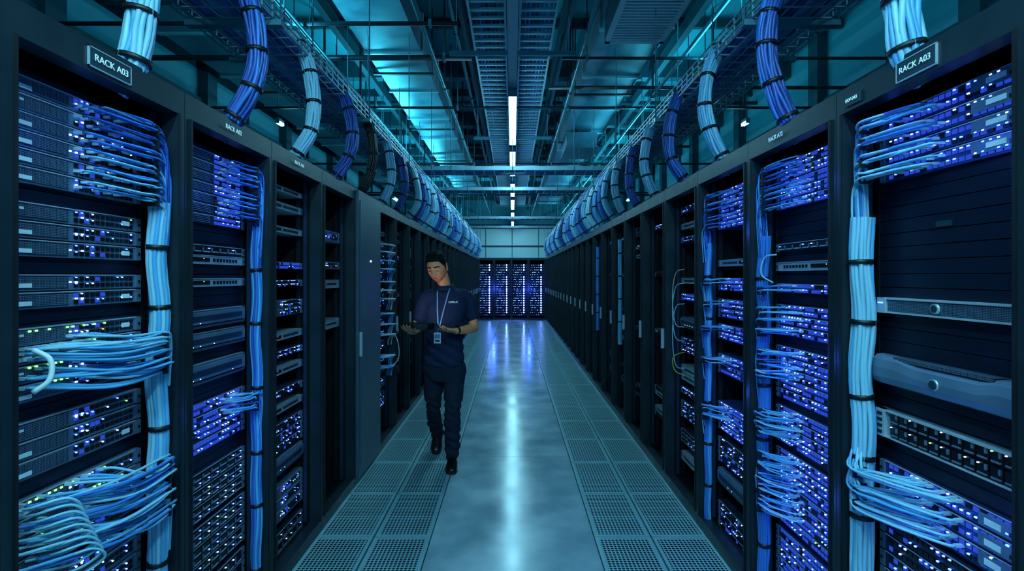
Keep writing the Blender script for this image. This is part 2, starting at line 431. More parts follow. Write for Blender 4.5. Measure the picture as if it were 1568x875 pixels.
mb.tube([(UD+.03,.33,z0+.045),(UD+.043,.33,z0+.045)],.016,20,'steel'); mb.tube([(UD+.03,.33,z0+.045),(UD+.045,.33,z0+.045)],.0135,20,'label_dark')
z0,z1=zf(745),zf(690); mb.box(UD,UD-.5,.045,UR,z0,z1,'unit_metal'); mb.box(UD+.02,UD,.045,.06,z0,z1,'steel'); mb.box(UD+.02,UD,UR-.04,UR,z0,z1,'unit_silver')
mb.box(UD+.018,UD,.045,UR,z1-.006,z1,'unit_silver'); mb.box(UD+.018,UD,.045,UR,z0,z0+.004,'unit_silver')
for i in range(12):
    for rr in range(2):
        a=.075+i*.0385; q=z0+.006+rr*.043
        mb.box(UD+.012,UD,a,a+.035,q,q+.037,'port_black'); mb.box(UD+.016,UD,a+.004,a+.031,q+.005,q+.009,'unit_metal'); mb.box(UD+.016,UD,a+.004,a+.010,q+.02,q+.034,'unit_metal')
        if random.random()<.4: mb.box(UD+.017,UD,a+.027,a+.030,q+.031,q+.034,'led_green' if random.random()<.4 else 'led_white')
for i in range(4): mb.box(UD+.023,UD,UR-.03,UR-.01,z0+.01+i*.02,z0+.02+i*.02,'port_black')
mb.build('rack_servers',e)
mb=MB(-1); ub=.605
cable_bank(mb,zf,[118,150,185,218],.33,.50,9,ub,['cable_blue','cable_cyan','cable_light','cable_light'],.34,.01,.0042)
cable_bank(mb,zf,[806,838,870],.27,.47,10,ub,['cable_light','cable_cyan','cable_light'],-.14,.03,.0044)
bundle(mb,bund_path(ub,-.045,1.75,.07,ph=5),.035,14,['cable_light','cable_light','cable_cyan'],ties=.22)
mb.build('patch_cables',e)
mb=MB(-1); mb.box(.005,0,.245,.385,2.126,2.182,'label_dark'); mb.box(.006,0,.243,.387,2.124,2.127,'steel'); mb.box(.006,0,.243,.387,2.181,2.184,'steel'); mb.box(.006,0,.243,.246,2.126,2.182,'steel'); mb.box(.006,0,.384,.387,2.126,2.182,'steel'); mb.box(.005,0,.545,.62,2.13,2.165,'label_dark'); mb.build('label_plate',e)
label(e,'RACK A03',-1,.315,2.154,.025); label(e,'SRV-043',-1,.583,2.148,.017); glow(e,-1,.35,1.95,.6); glow(e,-1,.3,.85,.5)
# ---- right rack 1
e=new_rack('R',1); mb=MB(-1); rack_frame(mb,RP); blanks(mb,RP,.59); mb.build('rack_frame',e)
zf=rows(1265,'R'); mb=MB(-1)
fillunits(mb,zf,[(222,305,5,'lit'),(364,380,1,'storage'),(397,414,1,'thin'),(435,452,1,'lit'),(472,527,3,'lit'),(545,640,5,'lit'),(652,718,4,'lit'),(728,860,7,'lit'),(870,960,5,'lit')],.59)
mb.build('rack_servers',e); mb=MB(-1); ub=.61
cable_bank(mb,zf,[230,247,264,281,298],.3,.5,6,ub,['cable_blue','cable_deep','cable_cyan'],.28)
cable_bank(mb,zf,[443,481,500,518],.36,.52,6,ub,CY,.16,.02)
cable_bank(mb,zf,[555,574,593],.36,.52,6,ub,CY,.16,.02)
cable_bank(mb,zf,[660,676,693],.36,.52,6,ub,CY,.16,.02)
cable_bank(mb,zf,[737,756,775,794,813,832],.36,.52,6,ub,CY,.16,.02)
bundle(mb,bund_path(ub,-.045,1.74,.07,ph=4),.028,12,['cable_blue','cable_cyan','cable_blue'],ties=.26)
P=[(-.06,.52,zf(385)),(-.03,.57,zf(390)),(-.02,.58,zf(420)),(-.05,.53,zf(435))]
mb.tube(smoothpath(P),.004,6,'cable_light')
mb.build('patch_cables',e); label(e,'RACK A72',-1,.40,2.155,.026)
glow(e,-1,.35,1.95,.8); glow(e,-1,.35,1.2,1.0); glow(e,-1,.35,.6,1.0)
# ---- right rack 2,3
e=new_rack('R',2)
genrack(e,-1,RP,1135,'R',[(280,345,5,'lit'),(395,407,1,'thin'),(425,447,2,'lit'),(460,492,2,'lit'),(502,528,2,'lit'),(552,585,2,'lit'),(632,680,4,'lit'),(692,735,2,'switch'),(745,770,1,'chassis'),(800,850,3,'switch')],.59,
 [([287,300,313,326,338],.33,.52,5,.615,['cable_blue','cable_deep','cable_cyan'],.22),([430,466,508,560,640,655],.38,.52,5,.615,CY,.14,.02)],['cable_blue','cable_cyan','cable_blue'])
glow(e,-1,.35,1.8,.8); glow(e,-1,.35,.9,.8)
e=new_rack('R',3)
genrack(e,-1,RP,1060,'R',[(312,322,1,'switch'),(338,348,1,'thin'),(360,370,1,'switch'),(425,435,1,'thin'),(450,462,1,'lit'),(488,505,1,'chassis'),(520,545,2,'switch'),(565,590,2,'thin'),(600,612,1,'switch'),(622,650,2,'switch'),(668,690,1,'storage'),(705,720,1,'thin')],.59)
mb=MB(-1)
for (a,b,c) in ((1.5,1.1,'cable_light'),(1.35,.9,'cable_light'),(1.0,.85,'cable_yellow'),(1.6,1.2,'cable_beige')):
    mb.tube(smoothpath([(-.09,.50,a),(-.05,.57,a-.03),(-.035,.60,(a+b)/2),(-.05,.58,b),(-.09,.5,b-.02)]),.0035,6,c)
mb.build('patch_cables',e)
# ---- far racks
def far_variant(s,W,seed):
    random.seed(seed); mb=MB(s); rack_frame(mb,W)
    z=.3
    while z<2.0:
        if random.random()<.30: unit(mb,z,z+.044,random.choice(['thin','switch','server']),W-.07,rich=random.random()<.3)
        z+=.0445*random.choice([1,1,2,3])
    mb.box(.02,0,.02,.03,1.0,1.15,'steel')
    return mb.build('server_rack',mesh_only=True)
vL=[far_variant(1,LP,s) for s in (10,11,12)]; vR=[far_variant(-1,RP,s) for s in (20,22,25)]
for k in list(range(-3,0))+list(range(6,26)): obj('server_rack',vL[k%3],None,(LX,LY0+LP*k,0))
for k in list(range(-3,0))+list(range(4,25)): obj('server_rack',vR[k%3],None,(RX,RY0+RP*k,0))
mb=MB(1)
for Y,c in ((5.55,['cable_cyan','cable_light']),(7.0,['cable_blue','cable_cyan'])):
    bundle(mb,[(RX+.03,Y,1.95-.05*i) for i in range(24)],.024,9,c,ties=.25,inner=False)
mb.build('vertical_cable_loom')
# ---- end racks
random.seed(5); mb=MB(1); W=.612; rack_frame(mb,W)
for sec in ((.14,1.0),(1.06,1.98)):
    z=sec[0]
    while z<sec[1]:
        mb.box(UD+.02,UD-.2,.05,W-.06,z,z+.06,'unit_dark')
        for i in range(9):
            u=.07+i*.035
            if random.random()<.55: mb.box(UD+.03,UD,u,u+.012,z+.02,z+.034,random.choice(['led_white','port_painted_glow','led_white','led_blue','led_green','led_bright']))
        if random.random()<.9: mb.box(UD+.035,UD,.43,.46,z+.008,z+.050,'led_bar')
        z+=.085
me=mb.build('server_rack',mesh_only=True)
for i in range(4): obj('server_rack',me,None,(-1.27+i*W,17.9,0),(0,0,-math.pi/2))
for i in (0,2):
    l=bpy.data.lights.new('led_glow','POINT'); l.color=(.05,.12,1); l.energy=20; l.shadow_soft_size=.0
    o=bpy.data.objects.new('end_rack_glow',l); scene.collection.objects.link(o); o.location=(-.65+i*W,17.4,1.1)

# ------------------------------------------------------------------ room
WX=4.3; YB=21.0; YF=-3.5; ZC=4.9
def simple(name,boxes,loc=(0,0,0)):
    mb=MB(1)
    for b in boxes: mb.box(*b)
    return mb.build(name,None,loc)
simple('floor',[(-WX,WX,YF,YB,-.12,-.035,'subfloor_dark'),(-WX,-1.165,YF,YB,-.035,0,'tile_edge'),(1.155,WX,YF,YB,-.035,0,'tile_edge')]
  +[(-.48,.48,y,min(y+2.394,YB),-.035,0,'polished_concrete') for y in [4.33+2.4*i-2.4*4 for i in range(0,11)]]
  +[(-1.165,1.155,17.85,YB,-.035,-.001,'polished_concrete')])
mb=MB(1)
ys=[2.40-.6*10+.6*i for i in range(36)]
for y in ys:
    if y+.6>17.85: break
    for (a,b) in ((-1.165,-.825),(-.82,-.484),(.484,.82),(.825,1.155)):
        mb.box(a+.003,b-.003,y+.004,y+.596,-.03,0,'tile_edge')
        mb.box(a+.022,b-.022,y+.025,y+.575,-.01,.0012,'perf_tile')
mb.build('perforated_floor_tile')
simple('ceiling',[(-WX,WX,YF,YB,ZC,ZC+.1,'ceiling_paint')])
simple('wall_left',[(-WX-.1,-WX,YF,YB,0,ZC,'wall_paint')]); simple('wall_right',[(WX,WX+.1,YF,YB,0,ZC,'wall_paint')])
simple('wall_rear',[(-WX,WX,YF-.1,YF,0,ZC,'wall_paint')]); simple('wall_back',[(-WX,WX,YB,YB+.1,0,ZC,'wall_paint')])
for i in range(6):
    simple('window_%d'%(i+1),[(-3.3+i*1.1,-2.24+i*1.1,YB-.03,YB,2.1,2.75,'window_frosted'),(-3.3+i*1.1,-2.24+i*1.1,YB-.03,YB,2.82,3.5,'window_frosted')])
simple('trim_1',[(-WX,WX,YB-.06,YB,2.76,2.81,'beam_paint'),(-WX,WX,YB-.08,YB,3.52,3.7,'beam_paint')])
for s,nm in ((-1,'trim_2'),(1,'trim_3')):
    b=[]
    y=YF+.8
    while y<YB: b.append((s*(WX-.14),s*WX,y,y+.22,0,ZC,'beam_paint')); b.append((s*(WX-.05),s*WX,y+1.2,y+1.26,0,ZC,'pipe_dark')); y+=2.4
    for z in (2.7,3.1,3.9): b.append((s*(WX-.07),s*WX,YF,YB,z,z+.07,'beam_paint'))
    simple(nm,b)
bx=[]
for i in range(10): y=YF+1.3+2.5*i; bx.append((-WX,WX,y,y+.16,ZC-.28,ZC,'beam_paint')); bx.append((-WX,WX,y+1.25,y+1.31,ZC-.12,ZC,'beam_paint'))
for x in (-3.4,-2.2,-.62,.58,2.1,3.3): bx.append((x,x+.08,YF,YB,ZC-.36,ZC-.2,'beam_paint'))
simple('ceiling_beam',bx)

# ------------------------------------------------------------------ lamps
def lamp(x,y0,y1,z=3.55,top=ZC,w=.085):
    mb=MB(1)
    mb.box(x-w/2,x+w/2,y0,y1,z,z+.035,'lamp_glow'); mb.box(x-w/2-.004,x+w/2+.004,y0-.01,y1+.01,z+.035,z+.075,'strut_paint')
    mb.box(x-w/2-.004,x+w/2+.004,y0-.02,y0,z,z+.05,'strut_paint'); mb.box(x-w/2-.004,x+w/2+.004,y1,y1+.02,z,z+.05,'strut_paint')
    for yy in (y0+(y1-y0)*.1,y1-(y1-y0)*.1): mb.tube([(x,yy,z+.07),(x,yy,top-.0)],.005,6,'pipe_dark')
    mb.build('linear_ceiling_lamp')
for a,b in ((5.63,7.7),(8.15,10.1),(11,12.7),(13.3,15.2),(16,17.8),(18.6,20.2)): lamp(0,a,b)  # the last in the row is an extra lamp, added to light the back wall
for x in (-.55,.55): lamp(x,-2.2,1.1,3.55,w=.14)  # unseen pair behind the camera, added as front fill for near racks and man
for s in (-1,1):
    for a,L,w in ((-1.5,1.0,.08),(7.1,.14,.045),(14,.5,.06)): lamp(s*3.3,a,a+L,3.7,w=w)
for i in range(5):  # added area lights without any fixture, facing up to brighten the ceiling
    y=-.6+4.4*i
    for x in (-1.95,1.95,):
        l=bpy.data.lights.new('ceiling_fill_light','AREA'); l.shape='RECTANGLE'; l.size=.1; l.size_y=2.6; l.color=(.06,.66,.88); l.energy=82
        o=bpy.data.objects.new('ceiling_fill_light',l); scene.collection.objects.link(o); o.location=(x,y,3.62); o.rotation_euler=(math.pi,0,0)

# ------------------------------------------------------------------ trays
def basket(name,xa,xb,za,zh,y0,y1,ncab,mats,extra=True):
    mb=MB(1); w=.0035
    for x in [xa+(xb-xa)*i/6 for i in range(7)]: mb.box(x-w,x+w,y0,y1,za-w,za+w,'tray_wire')
    for x in (xa,xb):
        for z in (za+zh*.33,za+zh*.66,za+zh): mb.box(x-w,x+w,y0,y1,z-w,z+w,'tray_wire')
    y=y0
    while y<y1:
        mb.box(xa,xb,y-w,y+w,za-2*w,za,'tray_wire'); mb.box(xa-w,xa+w,y-w,y+w,za,za+zh,'tray_wire'); mb.box(xb-w,xb+w,y-w,y+w,za,za+zh,'tray_wire'); y+=.10 if y<8 else .2
    y=y0+.4
    while y<y1:
        mb.box(xa-.04,xb+.04,y,y+.04,za-.035,za-.008,'strut_paint')
        for x in (xa-.03,xb+.03): mb.tube([(x,y+.02,za-.03),(x,y+.02,ZC-.0)],.005,6,'strut_paint')
        y+=1.5
    for i in range(ncab):
        x=xa+.03+(xb-xa-.06)*(i+.5)/ncab; r=random.uniform(.010,.016); ph=random.uniform(0,6)
        z=za+.02+random.uniform(0,.04)
        pts=[(x+.012*math.sin(ph+k*.8),y0+(y1-y0)*k/40,z+.006*math.sin(ph+k)) for k in range(41)]
        mb.tube(pts,r,7,random.choice(mats),cap=False)
    return mb.build(name)
for s in (-1,1):
    a,b=(1.14,1.52)
    xa,xb=(a,b) if s>0 else (-b,-a)
    basket('cable_tray',xa,xb,2.78,.10,-2.5,17.6,20,['cable_blue','cable_cyan','cable_cyan','cable_blue','cable_navy'])
basket('cable_tray',-2.15,-1.8,3.25,.10,-2.5,17.6,8,['cable_navy','cable_blue'])
basket('cable_tray',1.8,2.15,3.25,.10,-2.5,17.6,8,['cable_navy','cable_blue'])
def ladder(name,xa,xb,z,y0,y1):
    mb=MB(1)
    for x in (xa,xb): mb.box(x-.01,x+.01,y0,y1,z-.05,z+.05,'tray_wire')
    y=y0
    while y<y1: mb.box(xa,xb,y,y+.03,z-.045,z-.02,'tray_wire'); y+=.15
    for i in range(7):
        x=xa+.03+(xb-xa-.06)*(i+.5)/7
        mb.tube([(x+.005*math.sin(k*1.3+i),y0+(y1-y0)*k/30,z-.008+.004*math.sin(k+i)) for k in range(31)],.012,6,random.choice(['cable_navy','cable_blue','cable_black']),cap=False)
    return mb.build(name)
ladder('ladder_tray',-.40,-.07,4.02,-2,17.5); ladder('ladder_tray',.07,.40,4.02,-2,17.5)
mb=MB(1); mb.box(-.045,.045,-2.5,5.6,3.64,3.72,'tray_wire'); mb.box(-.02,.02,5.6,18,3.66,3.72,'strut_paint')
for y in (.5,2.6,4.95,8,10.7,13,15.7):
    mb.box(-.62,.62,y,y+.04,3.72,3.76,'strut_paint')
    for x in (-.55,.55): mb.tube([(x,y+.02,3.70),(x,y+.02,ZC)],.006,6,'strut_paint')
mb.build('ceiling_strut_rail')
def cross(name,y,z,xh,w,mats):
    mb=MB(1)
    for yy in (y,y+w): mb.box(-xh,xh,yy-.008,yy+.008,z,z+.06,'tray_wire')
    x=-xh
    while x<xh: mb.box(x,x+.02,y,y+w,z,z+.012,'tray_wire'); x+=.15
    for i in range(8):
        yy=y+.03+(w-.06)*i/7
        mb.tube([(-xh+2*xh*k/20,yy+.01*math.sin(k+i),z+.05+.004*math.sin(k*1.7+i)) for k in range(21)],.018,6,random.choice(mats),cap=False)
    for xx in (-xh*.6,0,xh*.6): mb.tube([(xx,y-.01,z),(xx,y-.01,ZC)],.006,6,'strut_paint')
    mb.build(name)
for y,z in ((7.3,3.08),(10.0,3.25),(13.2,3.05),(16.2,3.1)): cross('cross_cable_tray',y,z,1.48,.36,['cable_cyan','cable_blue','cable_light','cable_cyan'])

# ------------------------------------------------------------------ ducts
def duct(name,x0,x1,z0,z1,y0,y1,fl=1.2):
    mb=MB(1); mb.box(x0,x1,y0,y1,z0,z1,'galvanised')
    y=y0
    while y<=y1:
        mb.box(x0-.025,x1+.025,y-.02,y+.02,z0-.025,z1+.025,'tray_wire'); y+=fl
    y=y0+.5
    while y<y1:
        mb.box(x0-.06,x1+.06,y,y+.04,z0-.05,z0-.027,'pipe_dark')
        for x in (x0-.045,x1+.045): mb.tube([(x,y+.02,z0-.04),(x,y+.02,ZC)],.006,6,'pipe_dark')
        y+=2.4
    mb.build(name)
duct('air_duct',-1.68,-1.05,4.12,4.55,3.4,16)
duct('air_duct',.88,1.55,4.0,4.5,-1,17)
duct('air_duct',-3.9,-2.6,4.25,4.55,2,17)
duct('air_duct',-1.0,-.52,3.98,4.4,3.2,4.2,.5)
mb=MB(1); x0,x1,y0,y1,z=.82,1.34,3.55,4.5,3.62
mb.box(x0,x1,y0,y0+.04,z,z+.03,'window_frosted'); mb.box(x0,x1,y1-.04,y1,z,z+.03,'window_frosted'); mb.box(x0,x0+.04,y0,y1,z,z+.03,'window_frosted'); mb.box(x1-.04,x1,y0,y1,z,z+.03,'window_frosted')
y=y0+.06
while y<y1-.05: mb.box(x0+.04,x1-.04,y,y+.022,z+.004,z+.012,'window_frosted'); y+=.045
mb.box(x0,x1,y0,y1,z+.03,3.945,'galvanised'); mb.build('air_supply_grille')
mb=MB(1); mb.box(.9,1.4,8.4,9.2,3.7,3.945,'galvanised'); mb.box(.88,1.42,8.38,9.22,3.68,3.72,'galvanised'); mb.build('air_supply_box')
mb=MB(1)
for (x0,x1,y,z,r) in ((-4.3,-.45,5.55,3.95,.03),(-4.3,4.3,3.1,4.62,.02),(-4.3,4.3,8.9,4.6,.03),(.45,4.3,6.3,3.9,.022),(-4.3,4.3,11.9,4.6,.03),(-4.3,4.3,14.6,3.9,.035),(-4.3,4.3,6.9,3.85,.018),(-4.3,4.3,9.9,3.75,.02),(-4.3,4.3,4.2,4.65,.03),(-4.3,-.5,4.6,3.85,.02),(.5,4.3,5.1,3.75,.016),(-4.3,4.3,12.4,3.6,.02)):
    mb.tube([(x0,y,z),(x1,y,z)],r,10,'pipe_dark'); 
    for x in (-2.4,-.75,.75,2.4):
        if x0<x<x1: mb.tube([(x,y,z-r),(x,y,ZC)],.006,6,'pipe_dark'); mb.box(x-.015,x+.015,y-r-.01,y+r+.01,z-r-.01,z+r+.01,'strut_paint')
mb.build('overhead_pipework')
mb=MB(1)
for (x,z,r) in ((-2.5,4.05,.05),(-2.35,4.05,.03),(2.5,4.0,.06),(2.9,4.3,.04),(.62,4.35,.03),(-.7,4.6,.03),(-1.9,3.78,.02),(1.75,3.8,.02),(-.85,3.9,.018),(.72,3.85,.018)):
    mb.tube([(x,YF,z),(x,YB,z)],r,12,'strut_paint')
    y=YF+.6
    while y<YB: mb.box(x-.01,x+.01,y,y+.03,z,ZC,'pipe_dark'); mb.tube([(x,y,z),(x,y+.04,z)],r+.008,12,'pipe_dark'); y+=2.3
mb.build('ceiling_pipework')

# ------------------------------------------------------------------ overhead bundles dropping to racks
def drop(mb,s,Y,R,mats,n=13,tie=.16,seg=6,lean=0,bulge=0):
    fx=abs(LX) if s<0 else RX
    j=random.uniform(-.015,.015)
    P=[(s*(fx+.09),Y-.02,2.14),(s*(fx+.035),Y-.01,2.21),(s*(fx-.03-bulge),Y+.01+lean*.3,2.36),(s*(fx-.05-bulge+j),Y+.02+lean*.6,2.52),(s*(fx-.02+j-bulge*.5),Y+.03+lean,2.72),(s*(fx+.07),Y+.06+lean,2.90),(s*(fx+.17),Y+.2+lean,2.93),(s*(fx+.2),Y+.55+lean,2.86)]
    bundle(mb,smoothpath(P,seg),R,n,mats,6 if n>9 else 5,ties=tie,inner=n>10,twist=.9)
DK=['cable_navy','cable_deep','cable_deep','cable_blue']; LTB=['cable_light','cable_light','cable_cyan']; BK=['cable_black']
for s,lst in ((-1,((1.60,.044,LTB,-.03,-.05),(2.16,.042,DK,0.0,.01),(2.79,.038,LTB,.02,.01),(3.41,.040,DK,.02,.02),(4.0,.036,BK,0,0),(4.62,.040,LTB,0,0),(5.2,.040,DK,0,0))),
            (1,((1.52,.046,LTB,-.03,-.05),(2.17,.042,DK,.0,-.01),(2.85,.040,LTB,.0,0),(3.49,.040,DK,.0,.02),(4.2,.040,LTB,0,0),(4.8,.038,DK,0,0),(5.4,.040,LTB,0,0)))):
    for Y,R,mm,le,bu in lst:
        mb=MB(1); drop(mb,s,Y,R,mm,15,lean=le,bulge=bu); mb.build('overhead_cable_bundle')
    mb=MB(1); Y=5.75 if s<0 else 5.9; i=0
    while Y<17.2:
        drop(mb,s,Y,random.uniform(.034,.046),[LTB,DK,['cable_cyan','cable_blue'],LTB][i%4],9,.2,3,bulge=random.uniform(0,.05)); Y+=random.uniform(.34,.46); i+=1
    mb.build('overhead_cable_cascade')

# ------------------------------------------------------------------ technician
man=bpy.data.objects.new('technician_man',None); scene.collection.objects.link(man); man.location=(-.55,4.13,0)
OFF=Vector((-.55,4.13,0))
body=MB(1)
def limb(pts,rad,mt,n=20,ref=None,seg=4):
    P=[Vector(p) for p in pts]
    R=[(r,r) if not isinstance(r,(tuple,list)) else r for r in rad]
    comb=[Vector((R[i][0],R[i][1],0)) for i in range(len(R))]
    SP=smoothpath(P,seg); SR=smoothpath(comb,seg)
    pts=[];rr=[]
    t0=(SP[0]-SP[1]).normalized(); t1=(SP[-1]-SP[-2]).normalized()
    for a in (80,55,30):
        q=math.radians(a); m_=min(SR[0].x,SR[0].y); pts.append(SP[0]+t0*m_*math.sin(q)); rr.append((SR[0].x*math.cos(q),SR[0].y*math.cos(q)))
    for p,r in zip(SP,SR): pts.append(p); rr.append((r.x,r.y))
    for a in (30,55,80):
        q=math.radians(a); m_=min(SR[-1].x,SR[-1].y); pts.append(SP[-1]+t1*m_*math.sin(q)); rr.append((SR[-1].x*math.cos(q),SR[-1].y*math.cos(q)))
    body.tube(pts,rr,n,mt,ref=ref)
def torso(secs,mt,n=32):
    C=[Vector(s[0]) for s in secs]; R=[Vector((s[1],s[2],0)) for s in secs]
    C=smoothpath(C,4); R=smoothpath(R,4); rings=[]
    for c,r in zip(C,R):
        ring=[]
        for k in range(n):
            a=2*math.pi*k/n; ca,sa=math.cos(a),math.sin(a); e_=.85
            x=math.copysign(abs(ca)**e_,ca)*r.x; y=math.copysign(abs(sa)**e_,sa)*r.y
            yaw=-.12
            ring.append((c.x+x*math.cos(yaw)-y*math.sin(yaw),c.y+x*math.sin(yaw)+y*math.cos(yaw),c.z))
        rings.append(ring)
    body.loft(rings,mt)
torso([((-.562,4.155,.825),.166,.118),((-.56,4.155,.90),.162,.116),((-.557,4.15,1.0),.152,.108),((-.553,4.145,1.1),.152,.108),((-.55,4.14,1.2),.164,.114),((-.547,4.14,1.29),.174,.116),((-.545,4.14,1.36),.172,.104),((-.546,4.135,1.41),.138,.086),((-.548,4.13,1.445),.092,.070),((-.55,4.12,1.47),.060,.058)],'polo_fabric')
RS=(-.700,4.105,1.375); LS=(-.392,4.165,1.385)
limb([(-.60,4.12,1.385),RS,(-.734,4.118,1.32),(-.757,4.13,1.215)],[.056,.058,.058,.056],'polo_fabric')
limb([(-.49,4.15,1.395),LS,(-.356,4.175,1.33),(-.335,4.175,1.215)],[.056,.058,.058,.056],'polo_fabric')
RE=(-.782,4.145,1.125); RW=(-.80,3.925,1.125); LE=(-.320,4.165,1.125); LW=(-.445,3.955,1.120)
limb([RS,(-.75,4.12,1.27),RE],[.046,.043,.039],'skin'); limb([RE,(-.79,4.06,1.12),(-.80,3.98,1.122),RW],[.039,.040,.032,.026],'skin')
limb([LS,(-.338,4.17,1.27),LE],[.046,.043,.039],'skin'); limb([LE,(-.355,4.10,1.118),(-.402,4.02,1.118),LW],[.039,.040,.032,.026],'skin')
limb([(-.55,4.13,1.43),(-.560,4.105,1.50),(-.575,4.075,1.56)],[.053,.051,.052],'skin')
torso([((-.565,4.155,.70),.130,.10),((-.562,4.155,.78),.164,.114),((-.56,4.155,.88),.152,.106)],'trouser_fabric')
limb([(-.645,4.165,.80),(-.652,4.19,.64),(-.662,4.225,.47),(-.668,4.36,.30),(-.672,4.515,.145)],[.092,.080,.063,.060,.054],'trouser_fabric',24)
limb([(-.475,4.15,.80),(-.478,4.11,.64),(-.482,4.06,.48),(-.488,4.085,.30),(-.492,4.125,.10)],[.092,.082,.065,.064,.058],'trouser_fabric',24)
def hand(w,f,n,side,curl,thumb_up):
    w=Vector(w); f=Vector(f).normalized(); n=Vector(n); n=(n-f*n.dot(f)).normalized(); s=f.cross(n)*side
    def Q(a,b,c): return w+f*a+s*b+n*c
    rad=[(.026,.018),(.034,.017),(.040,.015),(.039,.013)]
    limb([Q(0,0,0),Q(.03,0,0),Q(.065,0,0),Q(.088,0,0)],rad,'skin',20,ref=tuple(s))
    for i,(b,L) in enumerate(((.029,.072),(.0095,.080),(-.0105,.074),(-.029,.058))):
        a0=.085-(.004 if i in(0,3) else 0)-(.006 if i==3 else 0)
        pts=[Q(a0-.02,b,0)]; ang=.1; p=Q(a0,b,0); pts.append(p)
        for j,fr_ in enumerate((.45,.30,.25)):
            ang+=curl[j]; p=p+(f*math.cos(ang)+n*math.sin(ang))*(L*fr_)+s*(b*.06); pts.append(p)
        limb(pts,[.0092,.0092,.0085,.0078,.0066],'skin',10,seg=3)
    tp=[Q(.018,.022,.004),Q(.042,.048,.014),Q(.064,.056,.014+thumb_up*.6),Q(.086,.048,.014+thumb_up)]
    limb(tp,[.013,.0115,.010,.0078],'skin',12,seg=3)
tc=Vector((-.697,3.845,1.168)); yaw=math.radians(-4); tilt=math.radians(20)
RT=Matrix.Rotation(yaw,4,'Z')@Matrix.Rotation(-tilt,4,'X')
tn=(RT@Vector((0,0,1))).normalized(); tx=(RT@Vector((1,0,0))).normalized(); tyv=(RT@Vector((0,1,0))).normalized()
hand(LW,(tc+tx*.10-tn*.020-tyv*.01)-Vector(LW),tn,1,(.05,.10,.10),.024)
hand(RW,(tc-tx*.105-tn*.022)-Vector(RW),tn,-1,(.05,.10,.10),.024)
src=body.build('body_src'); dg=bpy.context.evaluated_depsgraph_get()
me0=src.data
tree=BVHTree.FromPolygons([v.co for v in me0.vertices],[tuple(p.vertices) for p in me0.polygons]); pm=[p.material_index for p in me0.polygons]
md=src.modifiers.new('r','REMESH'); md.mode='VOXEL'; md.voxel_size=.0040; md.use_smooth_shade=True
sm=src.modifiers.new('s','SMOOTH'); sm.iterations=2; sm.factor=.5
dg.update(); ev=src.evaluated_get(dg); me=bpy.data.meshes.new_from_object(ev)
me.materials.clear()
for sl in body.slots: me.materials.append(MATS[sl])
for p in me.polygons:
    r=tree.find_nearest(p.center); p.material_index=pm[r[2]] if r[2] is not None else 0; p.use_smooth=True
pol=body.slots.index('polo_fabric'); tro=body.slots.index('trouser_fabric')
fl=[None]*len(me.vertices)
for p in me.polygons:
    for v in p.vertices: fl[v]=p.material_index
nor=[v.normal.copy() for v in me.vertices]
for v in me.vertices:
    if fl[v.index] in (pol,tro):
        q=v.co; k=noise.noise(Vector((q.x*9,q.y*9,q.z*15+3)))*.010+noise.noise(Vector((q.x*22,q.y*20,q.z*30)))*.004
        if fl[v.index]==pol and q.z<1.12: k+=.005*math.sin(q.z*70+q.x*40)*max(0,min(1,(1.12-q.z)/.1))
        if fl[v.index]==tro and q.z<.32: k+=.005*math.sin(q.z*85+q.x*30)
        if fl[v.index]==tro and .40<q.z<.55: k+=.004*math.sin(q.z*95+q.x*50)
        v.co=q+nor[v.index]*k
bpy.data.objects.remove(src)
bo=obj('body',me,man,tuple(-OFF))
btree=BVHTree.FromPolygons([v.co for v in me.vertices],[tuple(p.vertices) for p in me.polygons])
def front(x,z,off=.004):
    r=btree.ray_cast(Vector((x,3.98,z)),Vector((0,1,0)))
    return Vector((x,(r[0].y if r[0] else 4.03)-off,z))
def shoe(toe,heel,mt='shoe_leather'):
    mb=MB(1); toe=Vector(toe); heel=Vector(heel); f=(toe-heel); L=f.length; f.normalize(); s=Vector((1,0,0)); u=f.cross(s)
    if u.z<0: u=-u
    prof=[(-.01,.022,.03),(.02,.036,.075),(.07,.037,.085),(.12,.038,.075),(.17,.043,.055),(.22,.045,.045),(.26,.036,.036),(.285,.016,.022)]
    rings=[];sole=[]
    for a,w,h in prof:
        c=heel+f*(a*L/.28); ring=[]
        for k in range(16):
            q=2*math.pi*k/16; ring.append(tuple(c+s*(math.cos(q)*w)+u*(.014+max(0,(h)*(.5+.5*math.sin(q))))))
        rings.append(ring)
        sole.append([tuple(c+s*(i*(w+.003))+u*j) for i,j in ((-1,0),(1,0),(1,.017),(-1,.017))])
    mb.loft(rings,mt); mb.loft(sole,'sole',False); mb.build('shoe',man,tuple(-OFF))
shoe((-.480,3.935,.001),(-.497,4.205,.001)); shoe((-.668,4.385,.001),(-.672,4.60,.125))
head=MB(1); nu,nv=144,110
